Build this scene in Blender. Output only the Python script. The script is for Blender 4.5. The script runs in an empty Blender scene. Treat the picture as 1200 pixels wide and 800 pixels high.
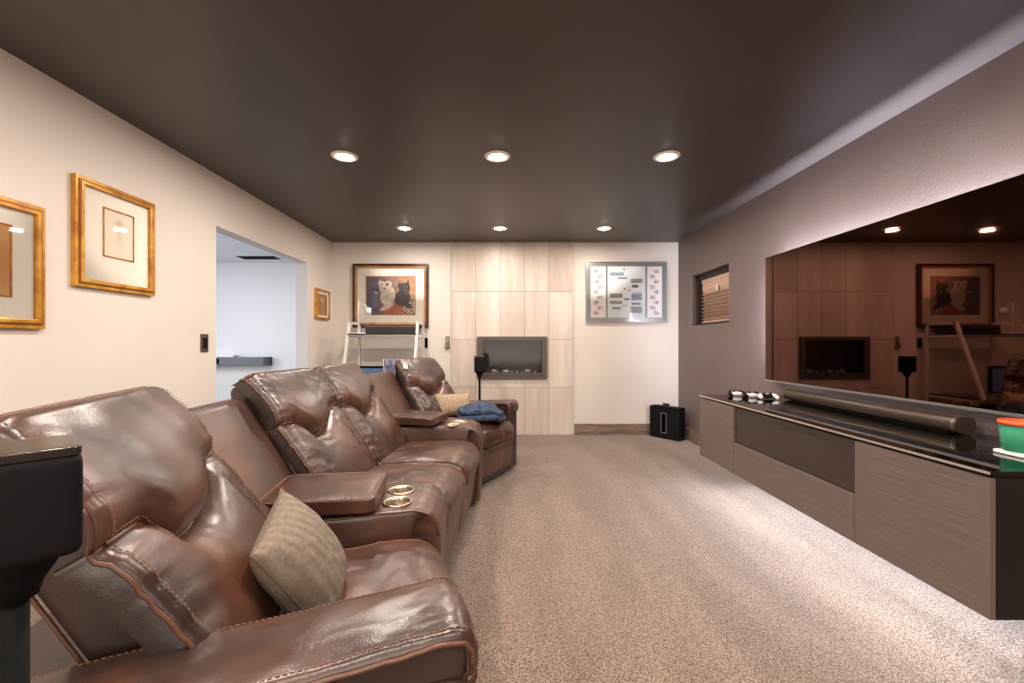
import bpy, bmesh, math, random
from mathutils import Vector, Matrix, noise
sc = bpy.context.scene
COL = sc.collection
PI = math.pi
R = math.radians
rnd = random.Random(4)

# ------------------------------------------------------------------ camera
F = 512.0                      # focal length in px of the 1200 px frame
EYE = 1.14
cam_d = bpy.data.cameras.new('camera')
cam = bpy.data.objects.new('camera', cam_d); COL.objects.link(cam)
cam.location = (0, 0, EYE); cam.rotation_euler = (PI/2, 0, 0)
cam_d.sensor_width = 36; cam_d.lens = 36*F/1200
cam_d.shift_x = 8/1200; cam_d.shift_y = 2/1200
cam_d.clip_start = .02
sc.camera = cam

# ------------------------------------------------------------------ world / exposure
w = bpy.data.worlds.new('world'); sc.world = w; w.use_nodes = True
w.node_tree.nodes['Background'].inputs[0].default_value = (.75, .85, 1, 1)
w.node_tree.nodes['Background'].inputs[1].default_value = .6
sc.view_settings.view_transform = 'Standard'; sc.view_settings.look = 'None'
sc.view_settings.gamma = 1; sc.view_settings.exposure = 0.15
sc.view_settings.use_curve_mapping = False

def area(name, loc, rot, size, power, col, size_y=None, spread=None, shape=None):
    l = bpy.data.lights.new(name, 'AREA'); l.energy = power; l.color = col; l.size = size
    if size_y: l.shape = 'RECTANGLE'; l.size_y = size_y
    if shape: l.shape = shape
    if spread: l.spread = spread
    o = bpy.data.objects.new(name, l); COL.objects.link(o); o.location = loc; o.rotation_euler = rot
    return o
WARM = (1, .87, .77)
COOL = (.93, .96, 1)
DOWN_POWER = 20.0
# daylight of the bright room beyond the opening; plus an added, unseen soft fill behind the camera
area('hall_daylight', (-5.6, 4.3, 1.5), (0, -PI/2, 0), 1.6, 52, COOL, 2.2)
area('hall_ceiling_lamp', (-3.9, 4.6, 2.38), (0, 0, 0), 1.0, 42, COOL, 1.4)
area('added_rear_fill', (.3, -2.45, 1.35), (PI/2, 0, PI), 3.2, 80, (1, .94, .90), 1.6)

# ------------------------------------------------------------------ materials
def s2l(c):
    return tuple(((v/255)/12.92 if v/255 <= .04045 else ((v/255+.055)/1.055)**2.4) for v in c)
def mat(name, rgb, rough=.5, metal=0, lin=False, **k):
    m = bpy.data.materials.new(name); m.use_nodes = True
    b = m.node_tree.nodes['Principled BSDF']
    c = rgb if lin else s2l(rgb)
    b.inputs['Base Color'].default_value = (*c, 1)
    b.inputs['Roughness'].default_value = rough; b.inputs['Metallic'].default_value = metal
    for kk, v in k.items():
        b.inputs[kk.replace('_', ' ')].default_value = v
    return m
def nd(m, t, **k):
    n = m.node_tree.nodes.new(t)
    for a, v in k.items():
        if a in n.inputs: n.inputs[a].default_value = v
        else: setattr(n, a, v)
    return n
def lk(m, a, b): m.node_tree.links.new(a, b)
def vary(m, c0, c1, scale=5, detail=4, p0=.35, p1=.65, stretch=(1, 1, 1), bump=0, bscale=None, bdist=.01, coord='Object', rough=None, bdetail=3):
    b = m.node_tree.nodes['Principled BSDF']
    tc = nd(m, 'ShaderNodeTexCoord'); mp = nd(m, 'ShaderNodeMapping'); mp.inputs['Scale'].default_value = stretch
    lk(m, tc.outputs[coord], mp.inputs[0])
    n = nd(m, 'ShaderNodeTexNoise', Scale=scale, Detail=detail); lk(m, mp.outputs[0], n.inputs['Vector'])
    cr = nd(m, 'ShaderNodeValToRGB'); cr.color_ramp.elements[0].position = p0; cr.color_ramp.elements[1].position = p1
    cr.color_ramp.elements[0].color = (*s2l(c0), 1); cr.color_ramp.elements[1].color = (*s2l(c1), 1)
    lk(m, n.outputs['Fac'], cr.inputs[0]); lk(m, cr.outputs[0], b.inputs['Base Color'])
    if rough:
        mr = nd(m, 'ShaderNodeMapRange'); mr.inputs[3].default_value = rough[0]; mr.inputs[4].default_value = rough[1]
        mr.inputs[1].default_value = .3; mr.inputs[2].default_value = .7
        lk(m, n.outputs['Fac'], mr.inputs[0]); lk(m, mr.outputs[0], b.inputs['Roughness'])
    if bump:
        n2 = nd(m, 'ShaderNodeTexNoise', Scale=bscale or scale, Detail=bdetail); lk(m, mp.outputs[0], n2.inputs['Vector'])
        bp = nd(m, 'ShaderNodeBump', Strength=bump, Distance=bdist); lk(m, n2.outputs['Fac'], bp.inputs['Height'])
        lk(m, bp.outputs[0], b.inputs['Normal'])
    return m
def emit(name, col, strength, base=(1, 1, 1)):
    m = mat(name, (255, 255, 255)); b = m.node_tree.nodes['Principled BSDF']
    b.inputs['Base Color'].default_value = (*base, 1)
    b.inputs['Emission Color'].default_value = (*col, 1); b.inputs['Emission Strength'].default_value = strength
    return m

M_wall = vary(mat('cream_wall_paint', (226, 214, 200), .55), (223, 213, 203), (229, 219, 209), 1.5, 2, bump=.12, bscale=180, bdist=.002)
M_wallb = vary(mat('back_wall_paint', (222, 214, 205), .55), (218, 209, 199), (224, 216, 207), 1.5, 2, bump=.12, bscale=180, bdist=.002)
M_taupe = vary(mat('taupe_wall_paint', (104, 91, 90), .5), (104, 88, 83), (111, 95, 90), 1.5, 2, bump=.45, bscale=95, bdist=.004)
M_ceil = vary(mat('charcoal_ceiling_paint', (70, 62, 60), .42), (66, 58, 55), (74, 66, 63), 1.2, 3, bump=.12, bscale=130, bdist=.002)
M_hall = mat('hall_wall_paint', (228, 230, 234), .6)
M_hallc = mat('hall_ceiling_paint', (215, 222, 230), .6)
M_wood = vary(mat('walnut_trim_wood', (120, 98, 84), .45), (92, 74, 62), (140, 117, 100), 6, 5, stretch=(1, 1, 9), bump=.15, bdist=.002)
M_tile = vary(mat('limestone_tile', (208, 192, 180), .42), (198, 182, 170), (216, 202, 190), 3.2, 6, .3, .7, stretch=(3.2, 3.2, .5), bump=.05, bdist=.002)
M_tile2 = vary(mat('limestone_tile_pale', (214, 200, 188), .42), (202, 187, 175), (226, 213, 201), 3.2, 6, .3, .7, stretch=(3.0, 3.2, .45), bump=.05, bdist=.002)
M_tile3 = vary(mat('limestone_tile_warm', (204, 186, 173), .42), (192, 175, 163), (211, 195, 182), 3.2, 6, .3, .7, stretch=(3.6, 3.2, .55), bump=.05, bdist=.002)
M_grout = mat('grout', (168, 154, 143), .8)

# carpet
M_carp = mat('beige_carpet', (150, 126, 110), .95)
def carpet(m):
    b = m.node_tree.nodes['Principled BSDF']
    tc = nd(m, 'ShaderNodeTexCoord')
    n1 = nd(m, 'ShaderNodeTexNoise', Scale=170, Detail=3, Roughness=.7); lk(m, tc.outputs['Object'], n1.inputs['Vector'])
    cr = nd(m, 'ShaderNodeValToRGB'); e = cr.color_ramp.elements
    e[0].position = .38; e[0].color = (*s2l((76, 57, 46)), 1); e[1].position = .60; e[1].color = (*s2l((167, 144, 126)), 1)
    x = e.new(.48); x.color = (*s2l((122, 101, 86)), 1)
    vo = nd(m, 'ShaderNodeTexVoronoi', Scale=230); lk(m, tc.outputs['Object'], vo.inputs['Vector'])
    n4 = nd(m, 'ShaderNodeTexNoise', Scale=150, Detail=3, Roughness=.8); lk(m, tc.outputs['Object'], n4.inputs['Vector'])
    sx = nd(m, 'ShaderNodeSeparateColor'); lk(m, vo.outputs['Color'], sx.inputs[0])
    ma = nd(m, 'ShaderNodeMath', operation='MULTIPLY_ADD'); ma.inputs[1].default_value = .20; ma.inputs[2].default_value = -.10; lk(m, sx.outputs[0], ma.inputs[0])
    mb = nd(m, 'ShaderNodeMath', operation='ADD'); lk(m, ma.outputs[0], mb.inputs[0]); lk(m, n4.outputs['Fac'], mb.inputs[1])
    lk(m, mb.outputs[0], cr.inputs[0])
    mp = nd(m, 'ShaderNodeMapping'); mp.inputs['Scale'].default_value = (3.6, .75, 1); mp.inputs['Rotation'].default_value = (0, 0, R(9))
    lk(m, tc.outputs['Object'], mp.inputs[0])
    n2 = nd(m, 'ShaderNodeTexNoise', Scale=1.3, Detail=4, Distortion=.25, Roughness=.55); lk(m, mp.outputs[0], n2.inputs['Vector'])
    c2 = nd(m, 'ShaderNodeValToRGB'); c2.color_ramp.elements[0].position = .38; c2.color_ramp.elements[1].position = .62
    c2.color_ramp.elements[0].color = (.80, .80, .80, 1); c2.color_ramp.elements[1].color = (1, 1, 1, 1)
    lk(m, n2.outputs['Fac'], c2.inputs[0])
    mx = nd(m, 'ShaderNodeMix', data_type='RGBA', blend_type='MULTIPLY'); mx.inputs[0].default_value = 1
    lk(m, cr.outputs[0], mx.inputs[6]); lk(m, c2.outputs[0], mx.inputs[7]); lk(m, mx.outputs[2], b.inputs['Base Color'])
    bp = nd(m, 'ShaderNodeBump', Strength=.75, Distance=.006); lk(m, n1.outputs['Fac'], bp.inputs['Height']); lk(m, bp.outputs[0], b.inputs['Normal'])
    b.inputs['Sheen Weight'].default_value = .25; b.inputs['Sheen Roughness'].default_value = .5
    b.inputs['Specular IOR Level'].default_value = .1
carpet(M_carp)

# leather
def leather(name, dark, mid, light, rough=(.24, .42)):
    m = mat(name, mid, .33); b = m.node_tree.nodes['Principled BSDF']
    tc = nd(m, 'ShaderNodeTexCoord')
    n = nd(m, 'ShaderNodeTexNoise', Scale=4.5, Detail=4, Roughness=.5, Distortion=.2); lk(m, tc.outputs['Object'], n.inputs['Vector'])
    cr = nd(m, 'ShaderNodeValToRGB'); e = cr.color_ramp.elements
    e[0].position = .30; e[0].color = (*s2l(dark), 1); e[1].position = .72; e[1].color = (*s2l(light), 1)
    x = e.new(.5); x.color = (*s2l(mid), 1)
    lk(m, n.outputs['Fac'], cr.inputs[0]); lk(m, cr.outputs[0], b.inputs['Base Color'])
    mr = nd(m, 'ShaderNodeMapRange'); mr.inputs[1].default_value = .3; mr.inputs[2].default_value = .7
    mr.inputs[3].default_value = rough[0]; mr.inputs[4].default_value = rough[1]
    lk(m, n.outputs['Fac'], mr.inputs[0]); lk(m, mr.outputs[0], b.inputs['Roughness'])
    v = nd(m, 'ShaderNodeTexVoronoi', Scale=260); lk(m, tc.outputs['Object'], v.inputs['Vector'])
    n3 = nd(m, 'ShaderNodeTexNoise', Scale=26, Detail=2, Distortion=.2); lk(m, tc.outputs['Object'], n3.inputs['Vector'])
    b1 = nd(m, 'ShaderNodeBump', Strength=.10, Distance=.002); lk(m, v.outputs['Distance'], b1.inputs['Height'])
    b2 = nd(m, 'ShaderNodeBump', Strength=.18, Distance=.006); lk(m, n3.outputs['Fac'], b2.inputs['Height']); lk(m, b1.outputs[0], b2.inputs['Normal'])
    lk(m, b2.outputs[0], b.inputs['Normal'])
    b.inputs['Specular IOR Level'].default_value = .8
    b.inputs['Coat Weight'].default_value = .06; b.inputs['Coat Roughness'].default_value = .3
    return m
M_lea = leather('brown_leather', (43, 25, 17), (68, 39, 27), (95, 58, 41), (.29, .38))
M_lea_shade = leather('shaded_brown_leather', (30, 18, 14), (42, 26, 20), (54, 34, 27), (.34, .48))  # same brown leather with shade put into the colour, for shells and sides
M_pipe = mat('piping_leather', (92, 59, 44), .34)
M_stitch = mat('tan_thread', (128, 92, 72), .8)
M_black = mat('matte_black_plastic', (8, 8, 9), .6, Specular_IOR_Level=.2)
M_blacks = mat('black_metal', (7, 7, 7), .7, Specular_IOR_Level=.15)
M_gloss = mat('black_glass', (8, 7, 7), .03, 0, IOR=1.6)
M_screen = mat('television_glass', (92, 62, 52), .02, 1.0)
M_chrome = mat('brushed_steel', (196, 180, 160), .22, 1)
M_silver = mat('satin_silver', (170, 168, 165), .3, .9)
M_white = mat('white_metal', (232, 230, 226), .35)
M_whitep = mat('white_plastic', (235, 232, 230), .4)
M_gold = vary(mat('gilt_frame_wood', (190, 130, 40), .3), (168, 105, 26), (214, 158, 62), 14, 4, stretch=(1, 1, 1)); M_gold.node_tree.nodes['Principled BSDF'].inputs['Metallic'].default_value = .35
M_goldd = mat('dark_gilt', (128, 78, 24), .35, .3)
M_matb = mat('cream_mat_board', (255, 249, 236), .75)
M_artp = mat('pale_art_paper', (246, 234, 214), .7)
M_arto = vary(mat('tan_art_paper', (222, 172, 112), .7), (214, 162, 100), (230, 184, 128), 6, 3)
M_dwood = vary(mat('dark_mahogany_frame', (62, 34, 22), .3), (48, 26, 17), (78, 44, 28), 8, 4)
M_lwood = vary(mat('honey_frame_moulding', (176, 122, 74), .35), (160, 108, 64), (190, 136, 86), 8, 4)
M_gframe = mat('grey_satin_frame', (150, 152, 150), .28, .4)
M_bronze = mat('dark_bronze_metal', (84, 76, 70), .42, .35)
M_fbback = mat('firebox_panel', (40, 36, 33), .6)
M_rock = vary(mat('pale_river_rock', (196, 190, 182), .7), (150, 142, 134), (226, 222, 215), 20, 3)
M_glass = bpy.data.materials.new('thin_glass'); M_glass.use_nodes = True
_t = M_glass.node_tree; _t.nodes.remove(_t.nodes['Principled BSDF'])
_a = _t.nodes.new('ShaderNodeBsdfTransparent'); _g = _t.nodes.new('ShaderNodeBsdfGlossy'); _g.inputs['Roughness'].default_value = .02
_f = _t.nodes.new('ShaderNodeFresnel'); _f.inputs[0].default_value = 1.4; _x = _t.nodes.new('ShaderNodeMixShader')
_t.links.new(_f.outputs[0], _x.inputs[0]); _t.links.new(_a.outputs[0], _x.inputs[1]); _t.links.new(_g.outputs[0], _x.inputs[2])
_t.links.new(_x.outputs[0], _t.nodes['Material Output'].inputs[0])
M_cab = vary(mat('grey_brown_oak_veneer', (104, 92, 84), .42), (92, 79, 73), (112, 98, 91), 7, 6, .3, .7, stretch=(1, .6, 26), bump=.15, bscale=9, bdist=.002)
M_cabd = vary(mat('dark_veneer', (56, 46, 41), .42), (49, 40, 36), (64, 53, 47), 7, 6, .3, .7, stretch=(1, .6, 22), bump=.15, bscale=9, bdist=.002)
M_carc = mat('black_carcase', (26, 21, 20), .35)
M_edge = mat('pale_glass_edge', (214, 204, 190), .2, .6)
M_blind = mat('pinkish_tan_blind', (206, 172, 150), .6)
M_dark = mat('dark_window_frame', (40, 36, 36), .5)
M_pil = vary(mat('taupe_woven_fabric', (142, 122, 102), .9), (116, 102, 88), (136, 121, 106), 90, 3, .3, .7, stretch=(1, 1, 1), bump=.5, bscale=300, bdist=.002)
M_pil2 = vary(mat('beige_woven_fabric', (176, 150, 122), .9), (158, 132, 106), (192, 168, 140), 70, 4, .3, .7, bump=.5, bscale=300, bdist=.002)
M_seam = mat('taupe_seam', (104, 90, 76), .9); M_seam2 = mat('beige_seam', (150, 126, 102), .9)
M_blue = vary(mat('navy_fleece', (44, 58, 82), .9), (34, 46, 68), (60, 76, 102), 25, 4, bump=.4, bscale=120, bdist=.003)
M_den = vary(mat('grey_blue_fabric', (92, 96, 118), .8), (66, 70, 92), (128, 130, 150), 30, 4)
M_thr = mat('pale_edging', (222, 222, 230), .7)
M_greyb = mat('slate_grey_plastic', (96, 102, 112), .4)
M_candle = mat('green_candle_glass', (80, 186, 146), .06, 0, Transmission_Weight=.55, IOR=1.4)
M_wax = mat('mint_wax', (120, 205, 165), .5)
M_orange = mat('orange_lid_band', (224, 96, 48), .4)
M_led = emit('cool_led', (.78, .86, 1.0), 125)
M_ledtv = emit('tv_led', (.80, .84, 1.0), 330)
M_lens = emit('downlight_lens', (1, .9, .78), 34)
M_bulb = emit('warm_bulb', (1, .86, .66), 40)
M_scr = emit('blue_screen_glow', s2l((92, 116, 158)), .6, (.02, .02, .03))
M_trimw = mat('white_trim_ring', (244, 236, 226), .45)

# ------------------------------------------------------------------ mesh helpers
class MB:
    def __init__(s): s.v = []; s.f = []; s.sm = []
    def add(s, vs, fs, smooth=False, mtx=None):
        o = len(s.v)
        s.v += [tuple(mtx @ Vector(v)) if mtx else tuple(v) for v in vs]
        s.f += [tuple(i+o for i in f) for f in fs]; s.sm += [smooth]*len(fs); return s
    def box(s, x0, x1, y0, y1, z0, z1, mtx=None):
        vs = [(x, y, z) for x in (x0, x1) for y in (y0, y1) for z in (z0, z1)]
        return s.add(vs, [(0,1,3,2),(4,6,7,5),(0,4,5,1),(2,3,7,6),(0,2,6,4),(1,5,7,3)], mtx=mtx)
    def tube(s, path, r, n=8, closed=False, caps=True):
        P = [Vector(p) for p in path]; m = len(P); vs = []; up = None
        for i, p in enumerate(P):
            a = P[(i-1) % m] if (closed or i) else p; b = P[(i+1) % m] if (closed or i < m-1) else p
            t = (b-a); t = t.normalized() if t.length > 1e-9 else Vector((0, 0, 1))
            if up is None: up = Vector((0, 0, 1)) if abs(t.z) < .9 else Vector((1, 0, 0))
            sd = t.cross(up)
            if sd.length < 1e-6: sd = t.orthogonal()
            sd.normalize(); up = sd.cross(t).normalized()
            rr = r(i/(m-1)) if callable(r) else r
            for k in range(n):
                th = 2*PI*k/n; vs.append(p + sd*math.cos(th)*rr + up*math.sin(th)*rr)
        fs = []
        for i in range(m if closed else m-1):
            j = (i+1) % m
            for k in range(n): fs.append((i*n+k, i*n+(k+1) % n, j*n+(k+1) % n, j*n+k))
        if caps and not closed: fs += [tuple(range(n-1, -1, -1)), tuple((m-1)*n+k for k in range(n))]
        return s.add(vs, fs, True)
    def lathe(s, prof, c=(0, 0, 0), n=32, mtx=None):
        vs = []; fs = []
        for r, z in prof:
            for k in range(n): vs.append((c[0]+r*math.cos(2*PI*k/n), c[1]+r*math.sin(2*PI*k/n), c[2]+z))
        for i in range(len(prof)-1):
            for k in range(n): fs.append((i*n+k, i*n+(k+1) % n, (i+1)*n+(k+1) % n, (i+1)*n+k))
        if prof[0][0] > 1e-6: fs.append(tuple(range(n-1, -1, -1)))
        if prof[-1][0] > 1e-6: fs.append(tuple((len(prof)-1)*n+k for k in range(n)))
        return s.add(vs, fs, True, mtx)
    def puff(s, cx, cy, cz, hx, hy, hz, k=6, n=8, fn=None, mtx=None):
        vs = []; fs = []; idx = {}
        def V(a, b, c):
            key = (a, b, c)
            if key not in idx:
                p = [math.sin(PI/4*q)/math.sin(PI/4)*1.0 if False else q for q in (2*a/n-1, 2*b/n-1, 2*c/n-1)]
                L = sum(abs(q)**k for q in p)**(1/k)
                q = Vector((cx+p[0]/L*hx, cy+p[1]/L*hy, cz+p[2]/L*hz))
                if fn: q = fn(q, p)
                idx[key] = len(vs); vs.append(q)
            return idx[key]
        for i in range(n):
            for j in range(n):
                fs.append((V(i,j,0),V(i,j+1,0),V(i+1,j+1,0),V(i+1,j,0))); fs.append((V(i,j,n),V(i+1,j,n),V(i+1,j+1,n),V(i,j+1,n)))
                fs.append((V(i,0,j),V(i+1,0,j),V(i+1,0,j+1),V(i,0,j+1))); fs.append((V(i,n,j),V(i,n,j+1),V(i+1,n,j+1),V(i+1,n,j)))
                fs.append((V(0,i,j),V(0,i,j+1),V(0,i+1,j+1),V(0,i+1,j))); fs.append((V(n,i,j),V(n,i+1,j),V(n,i+1,j+1),V(n,i,j+1)))
        return s.add(vs, fs, True, mtx)
    def prism(s, poly, z0, z1):
        n = len(poly); vs = [(x, y, z0) for x, y in poly]+[(x, y, z1) for x, y in poly]
        return s.add(vs, [tuple(range(n-1, -1, -1)), tuple(range(n, 2*n))]+[(i, (i+1) % n, n+(i+1) % n, n+i) for i in range(n)])
    def build(s, name, m, parent=None, bevel=0, loc=None, seg=2):
        me = bpy.data.meshes.new(name); me.from_pydata([tuple(v) for v in s.v], [], s.f)
        me.polygons.foreach_set('use_smooth', s.sm); me.materials.append(m); me.update()
        o = bpy.data.objects.new(name, me); COL.objects.link(o)
        if parent: o.parent = parent
        if loc: o.location = loc
        if bevel:
            md = o.modifiers.new('bevel', 'BEVEL'); md.width = bevel; md.segments = seg; md.limit_method = 'ANGLE'; md.harden_normals = False
        return o
def tag(o, label, cat, group=None):
    o['label'] = label; o['category'] = cat
    if group: o['group'] = group
    return o
def thing(name, label, cat, loc=(0, 0, 0), rz=0, group=None):
    o = bpy.data.objects.new(name, None); COL.objects.link(o); o.location = loc; o.rotation_euler = (0, 0, rz)
    o.empty_display_size = .1
    return tag(o, label, cat, group)
def struct(name, mb, m, parent=None, bevel=0):
    o = mb.build(name, m, parent, bevel)
    if not parent: o['kind'] = 'structure'
    return o
def copy_tree(o, parent=None):
    c = o.copy(); COL.objects.link(c)
    if parent: c.parent = parent
    for ch in list(o.children): copy_tree(ch, c)
    return c
def flat_print(name, x0, x1, z0, z1, nx, nz, fn, parent, place, rough=.6):
    """a printed picture: colour attribute on a flat grid; fn(u, v) u right, v down"""
    vs = []; cols = []
    for j in range(nz+1):
        for i in range(nx+1):
            u, v = i/nx, j/nz
            vs.append(place(x0+(x1-x0)*u, z1+(z0-z1)*v)); cols.append((*s2l([max(0, min(255, q)) for q in fn(u, v)]), 1))
    fs = [(j*(nx+1)+i, j*(nx+1)+i+1, (j+1)*(nx+1)+i+1, (j+1)*(nx+1)+i) for j in range(nz) for i in range(nx)]
    m = mat(name+'_print', (255, 255, 255), rough); a = nd(m, 'ShaderNodeVertexColor', layer_name='print')
    lk(m, a.outputs[0], m.node_tree.nodes['Principled BSDF'].inputs['Base Color'])
    b = MB(); b.add(vs, fs); o = b.build(name, m, parent)
    at = o.data.color_attributes.new('print', 'FLOAT_COLOR', 'POINT')
    at.data.foreach_set('color', [q for c in cols for q in c])
    return o
def pix(px, py, depth):        # a point of the photograph at a known distance, in metres
    return Vector(((px-592)/F*depth, depth, EYE-(py-402)/F*depth))

# ------------------------------------------------------------------ setting
XL, XR, YB, H, YF = -2.155, 2.165, 5.461, 2.4, -2.6
def holed(b, axis, c0, c1, a0, a1, z0, z1, holes):
    """wall slab between c0,c1 along `axis` normal, spanning a0..a1 and z0..z1 with rectangular holes (a0,a1,z0,z1)"""
    As = sorted({a0, a1, *[h[0] for h in holes], *[h[1] for h in holes]}); Zs = sorted({z0, z1, *[h[2] for h in holes], *[h[3] for h in holes]})
    for i in range(len(As)-1):
        for j in range(len(Zs)-1):
            ca, cz = (As[i]+As[i+1])/2, (Zs[j]+Zs[j+1])/2
            if any(h[0] < ca < h[1] and h[2] < cz < h[3] for h in holes): continue
            if axis == 'x': b.box(c0, c1, As[i], As[i+1], Zs[j], Zs[j+1])
            else: b.box(As[i], As[i+1], c0, c1, Zs[j], Zs[j+1])
    return b
OP = (3.255, 4.755, 0, 2.02)
struct('floor', MB().box(-2.3, 2.4, YF, YB+.1, -.05, 0), M_carp)
struct('ceiling', MB().box(XL-.12, XR+.3, YF-.1, YB+.3, H, H+.08), M_ceil)
struct('wall_left', holed(MB(), 'x', XL-.12, XL, YF, YB+.3, 0, H, [OP]), M_wall)
FB = (-.325, .505, .69, 1.22)     # fireplace hole
struct('wall_back', holed(MB(), 'y', YB, YB+.4, XL-.12, XR+.3, 0, H, [FB]), M_wallb)
WI = (4.23, 5.108, 1.34, 1.918)
struct('wall_right', holed(MB(), 'x', XR, XR+.28, YF, YB, 0, H, [WI]), M_taupe)
struct('wall_front', MB().box(XL-.12, XR+.3, YF-.1, YF, 0, H), M_wall)
# jamb linings of the opening (thin, the hall's pale paint)
b = MB(); b.box(XL-.121, XL-.001, OP[1]-.004, OP[1]+.0, 0, 2.02); b.box(XL-.121, XL-.001, OP[0], OP[0]+.004, 0, 2.02); b.box(XL-.121, XL-.001, OP[0], OP[1], 2.016, 2.02)
struct('trim_1', b, M_hall)
# room beyond
b = MB(); b.box(-6.1, XL-.12, 6.86, 6.96, 0, H); struct('wall_hall_back', b, M_hall)
struct('wall_hall_left', MB().box(-6.2, -6.1, 1.0, 6.96, 0, H), M_hall)
struct('wall_hall_front', MB().box(-6.1, XL-.12, .9, 1.0, 0, H), M_hall)
struct('wall_hall_right', MB().box(XL-.12, XL-.02, YB+.4, 6.96, 0, H), M_hall)
struct('floor_hall', MB().box(-6.2, -2.3, .9, 6.96, -.05, 0), M_carp)
struct('ceiling_hall', MB().box(-6.2, XL-.12, .9, 6.96, H, H+.08), M_hallc)
# baseboards
struct('baseboard_back', MB().box(.865, XR, YB-.018, YB, 0, .135), M_wood, bevel=.003)
struct('baseboard_back_left', MB().box(XL, -.67, YB-.018, YB, 0, .135), M_wood, bevel=.003)
struct('baseboard_right', MB().box(XR-.018, XR, YF, YB-.018, 0, .14), M_wood, bevel=.003)
struct('baseboard_left', MB().box(XL, XL+.018, YF, OP[0], 0, .135), M_wood, bevel=.003)
struct('baseboard_left_far', MB().box(XL, XL+.018, OP[1], YB-.018, 0, .135), M_wood, bevel=.003)

# tile surround
tw = struct('wall_tile_surround', MB().box(-.665, .84, YB-.02, YB-.001, 0, H), M_grout)
# cut the grout backing around the firebox: rebuild as holed slab
me = tw.data; me.clear_geometry(); bb = holed(MB(), 'y', YB-.02, YB-.001, -.665, .84, 0, H, [FB]); me.from_pydata(bb.v, [], bb.f)
xs = [-.665+.301*i for i in range(6)]; zs = [H-.003, 1.783, 1.187, .592, 0]
kk = 0
for i in range(5):
    for j in range(4):
        z1, z0 = zs[j], zs[j+1]; x0, x1 = xs[i], xs[i+1]
        if j == 2 and 1 <= i <= 3: z1 = .70
        g = .0018; kk += 1
        if j == 1 and 1 <= i <= 3: z0 = 1.205
        o = MB().box(x0+g, x1-g, YB-.027, YB-.019, z0+g, z1-g).build('tile', rnd.choice([M_tile, M_tile2, M_tile3]), tw, .0012, seg=1)
# window with blinds
wd = MB(); x0 = XR+.075
for (a, c, d, e) in ((WI[0], WI[1], WI[3]-.045, WI[3]), (WI[0], WI[1], WI[2], WI[2]+.03), (WI[1]-.045, WI[1], WI[2], WI[3]), (WI[0], WI[0]+.045, WI[2], WI[3])):
    wd.box(x0, XR+.2, a, c, d, e)
win = wd.build('window_1', M_dark); win['kind'] = 'structure'
MB().box(XR+.19, XR+.196, WI[0]+.045, WI[1]-.045, WI[2]+.03, WI[3]-.045).build('pane', mat('night_glass', (20, 20, 24), .05), win)
bl = thing('window_blind', 'pinkish tan pleated blind in the small recessed window of the dark wall', 'blind', (XR+.13, (WI[0]+WI[1])/2, WI[2]+.03))
MB().box(-.02, .02, -.39, .39, .455, .50).build('head_rail', M_blind, bl, .003)
MB().box(-.012, -.004, -.385, .385, .375, .46).build('valance', M_blind, bl, .002)
for i in range(9):
    z = .355-i*.040
    s = MB(); a = R(38 if i else 70)
    mt = Matrix.Translation((-.005, 0, z)) @ Matrix.Rotation(a, 4, 'Y')
    s.box(-.026, .026, -.385, .385, -.0015, .0015, mt); s.build('slat', M_blind, bl)
MB().box(-.02, .015, -.385, .385, -.02+.02, .018).build('bottom_rail', M_blind, bl, .003)
MB().box(-.034, -.028, -.015, .02, .335, .40).build('cord_cleat', M_whitep, bl)

# ------------------------------------------------------------------ downlights
rows = [(2.946, (-1.082, -.052, 1.09)), (4.78, (-1.10, -.055, 1.085)), (1.12, (-1.08, -.05, 1.09)), (-.72, (-1.08, -.05, 1.09))]
where = {(0, 0): 'recessed ceiling light, left of the nearer row of three', (0, 1): 'recessed ceiling light, middle of the nearer row of three',
         (0, 2): 'recessed ceiling light, right of the nearer row of three', (1, 0): 'recessed ceiling light, left of the far row near the back wall',
         (1, 1): 'recessed ceiling light, middle of the far row near the back wall', (1, 2): 'recessed ceiling light, right of the far row near the back wall'}
for ri, (y, xx) in enumerate(rows):
    for ci, x in enumerate(xx):
        t = thing('ceiling_light', where.get((ri, ci), 'recessed ceiling light, %s of the row %s' % (('left', 'middle', 'right')[ci], 'over the nearest recliner' if ri == 2 else 'behind the foreground speaker')), 'ceiling light', (x, y, H), 0, 'recessed ceiling lights')
        MB().lathe([(.055, -.002), (.058, -.008), (.075, -.010), (.088, -.004), (.089, 0)], n=40).build('trim_ring', M_trimw, t)
        MB().lathe([(.0, -.020), (.025, -.018), (.045, -.011), (.056, -.002), (.056, 0)], n=32).build('lens', M_lens, t)
        area('downlight_beam', (x, y, H-.03), (0, 0, 0), .11, DOWN_POWER*(.6 if ri == 1 else 1), WARM, shape='DISK')

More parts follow.
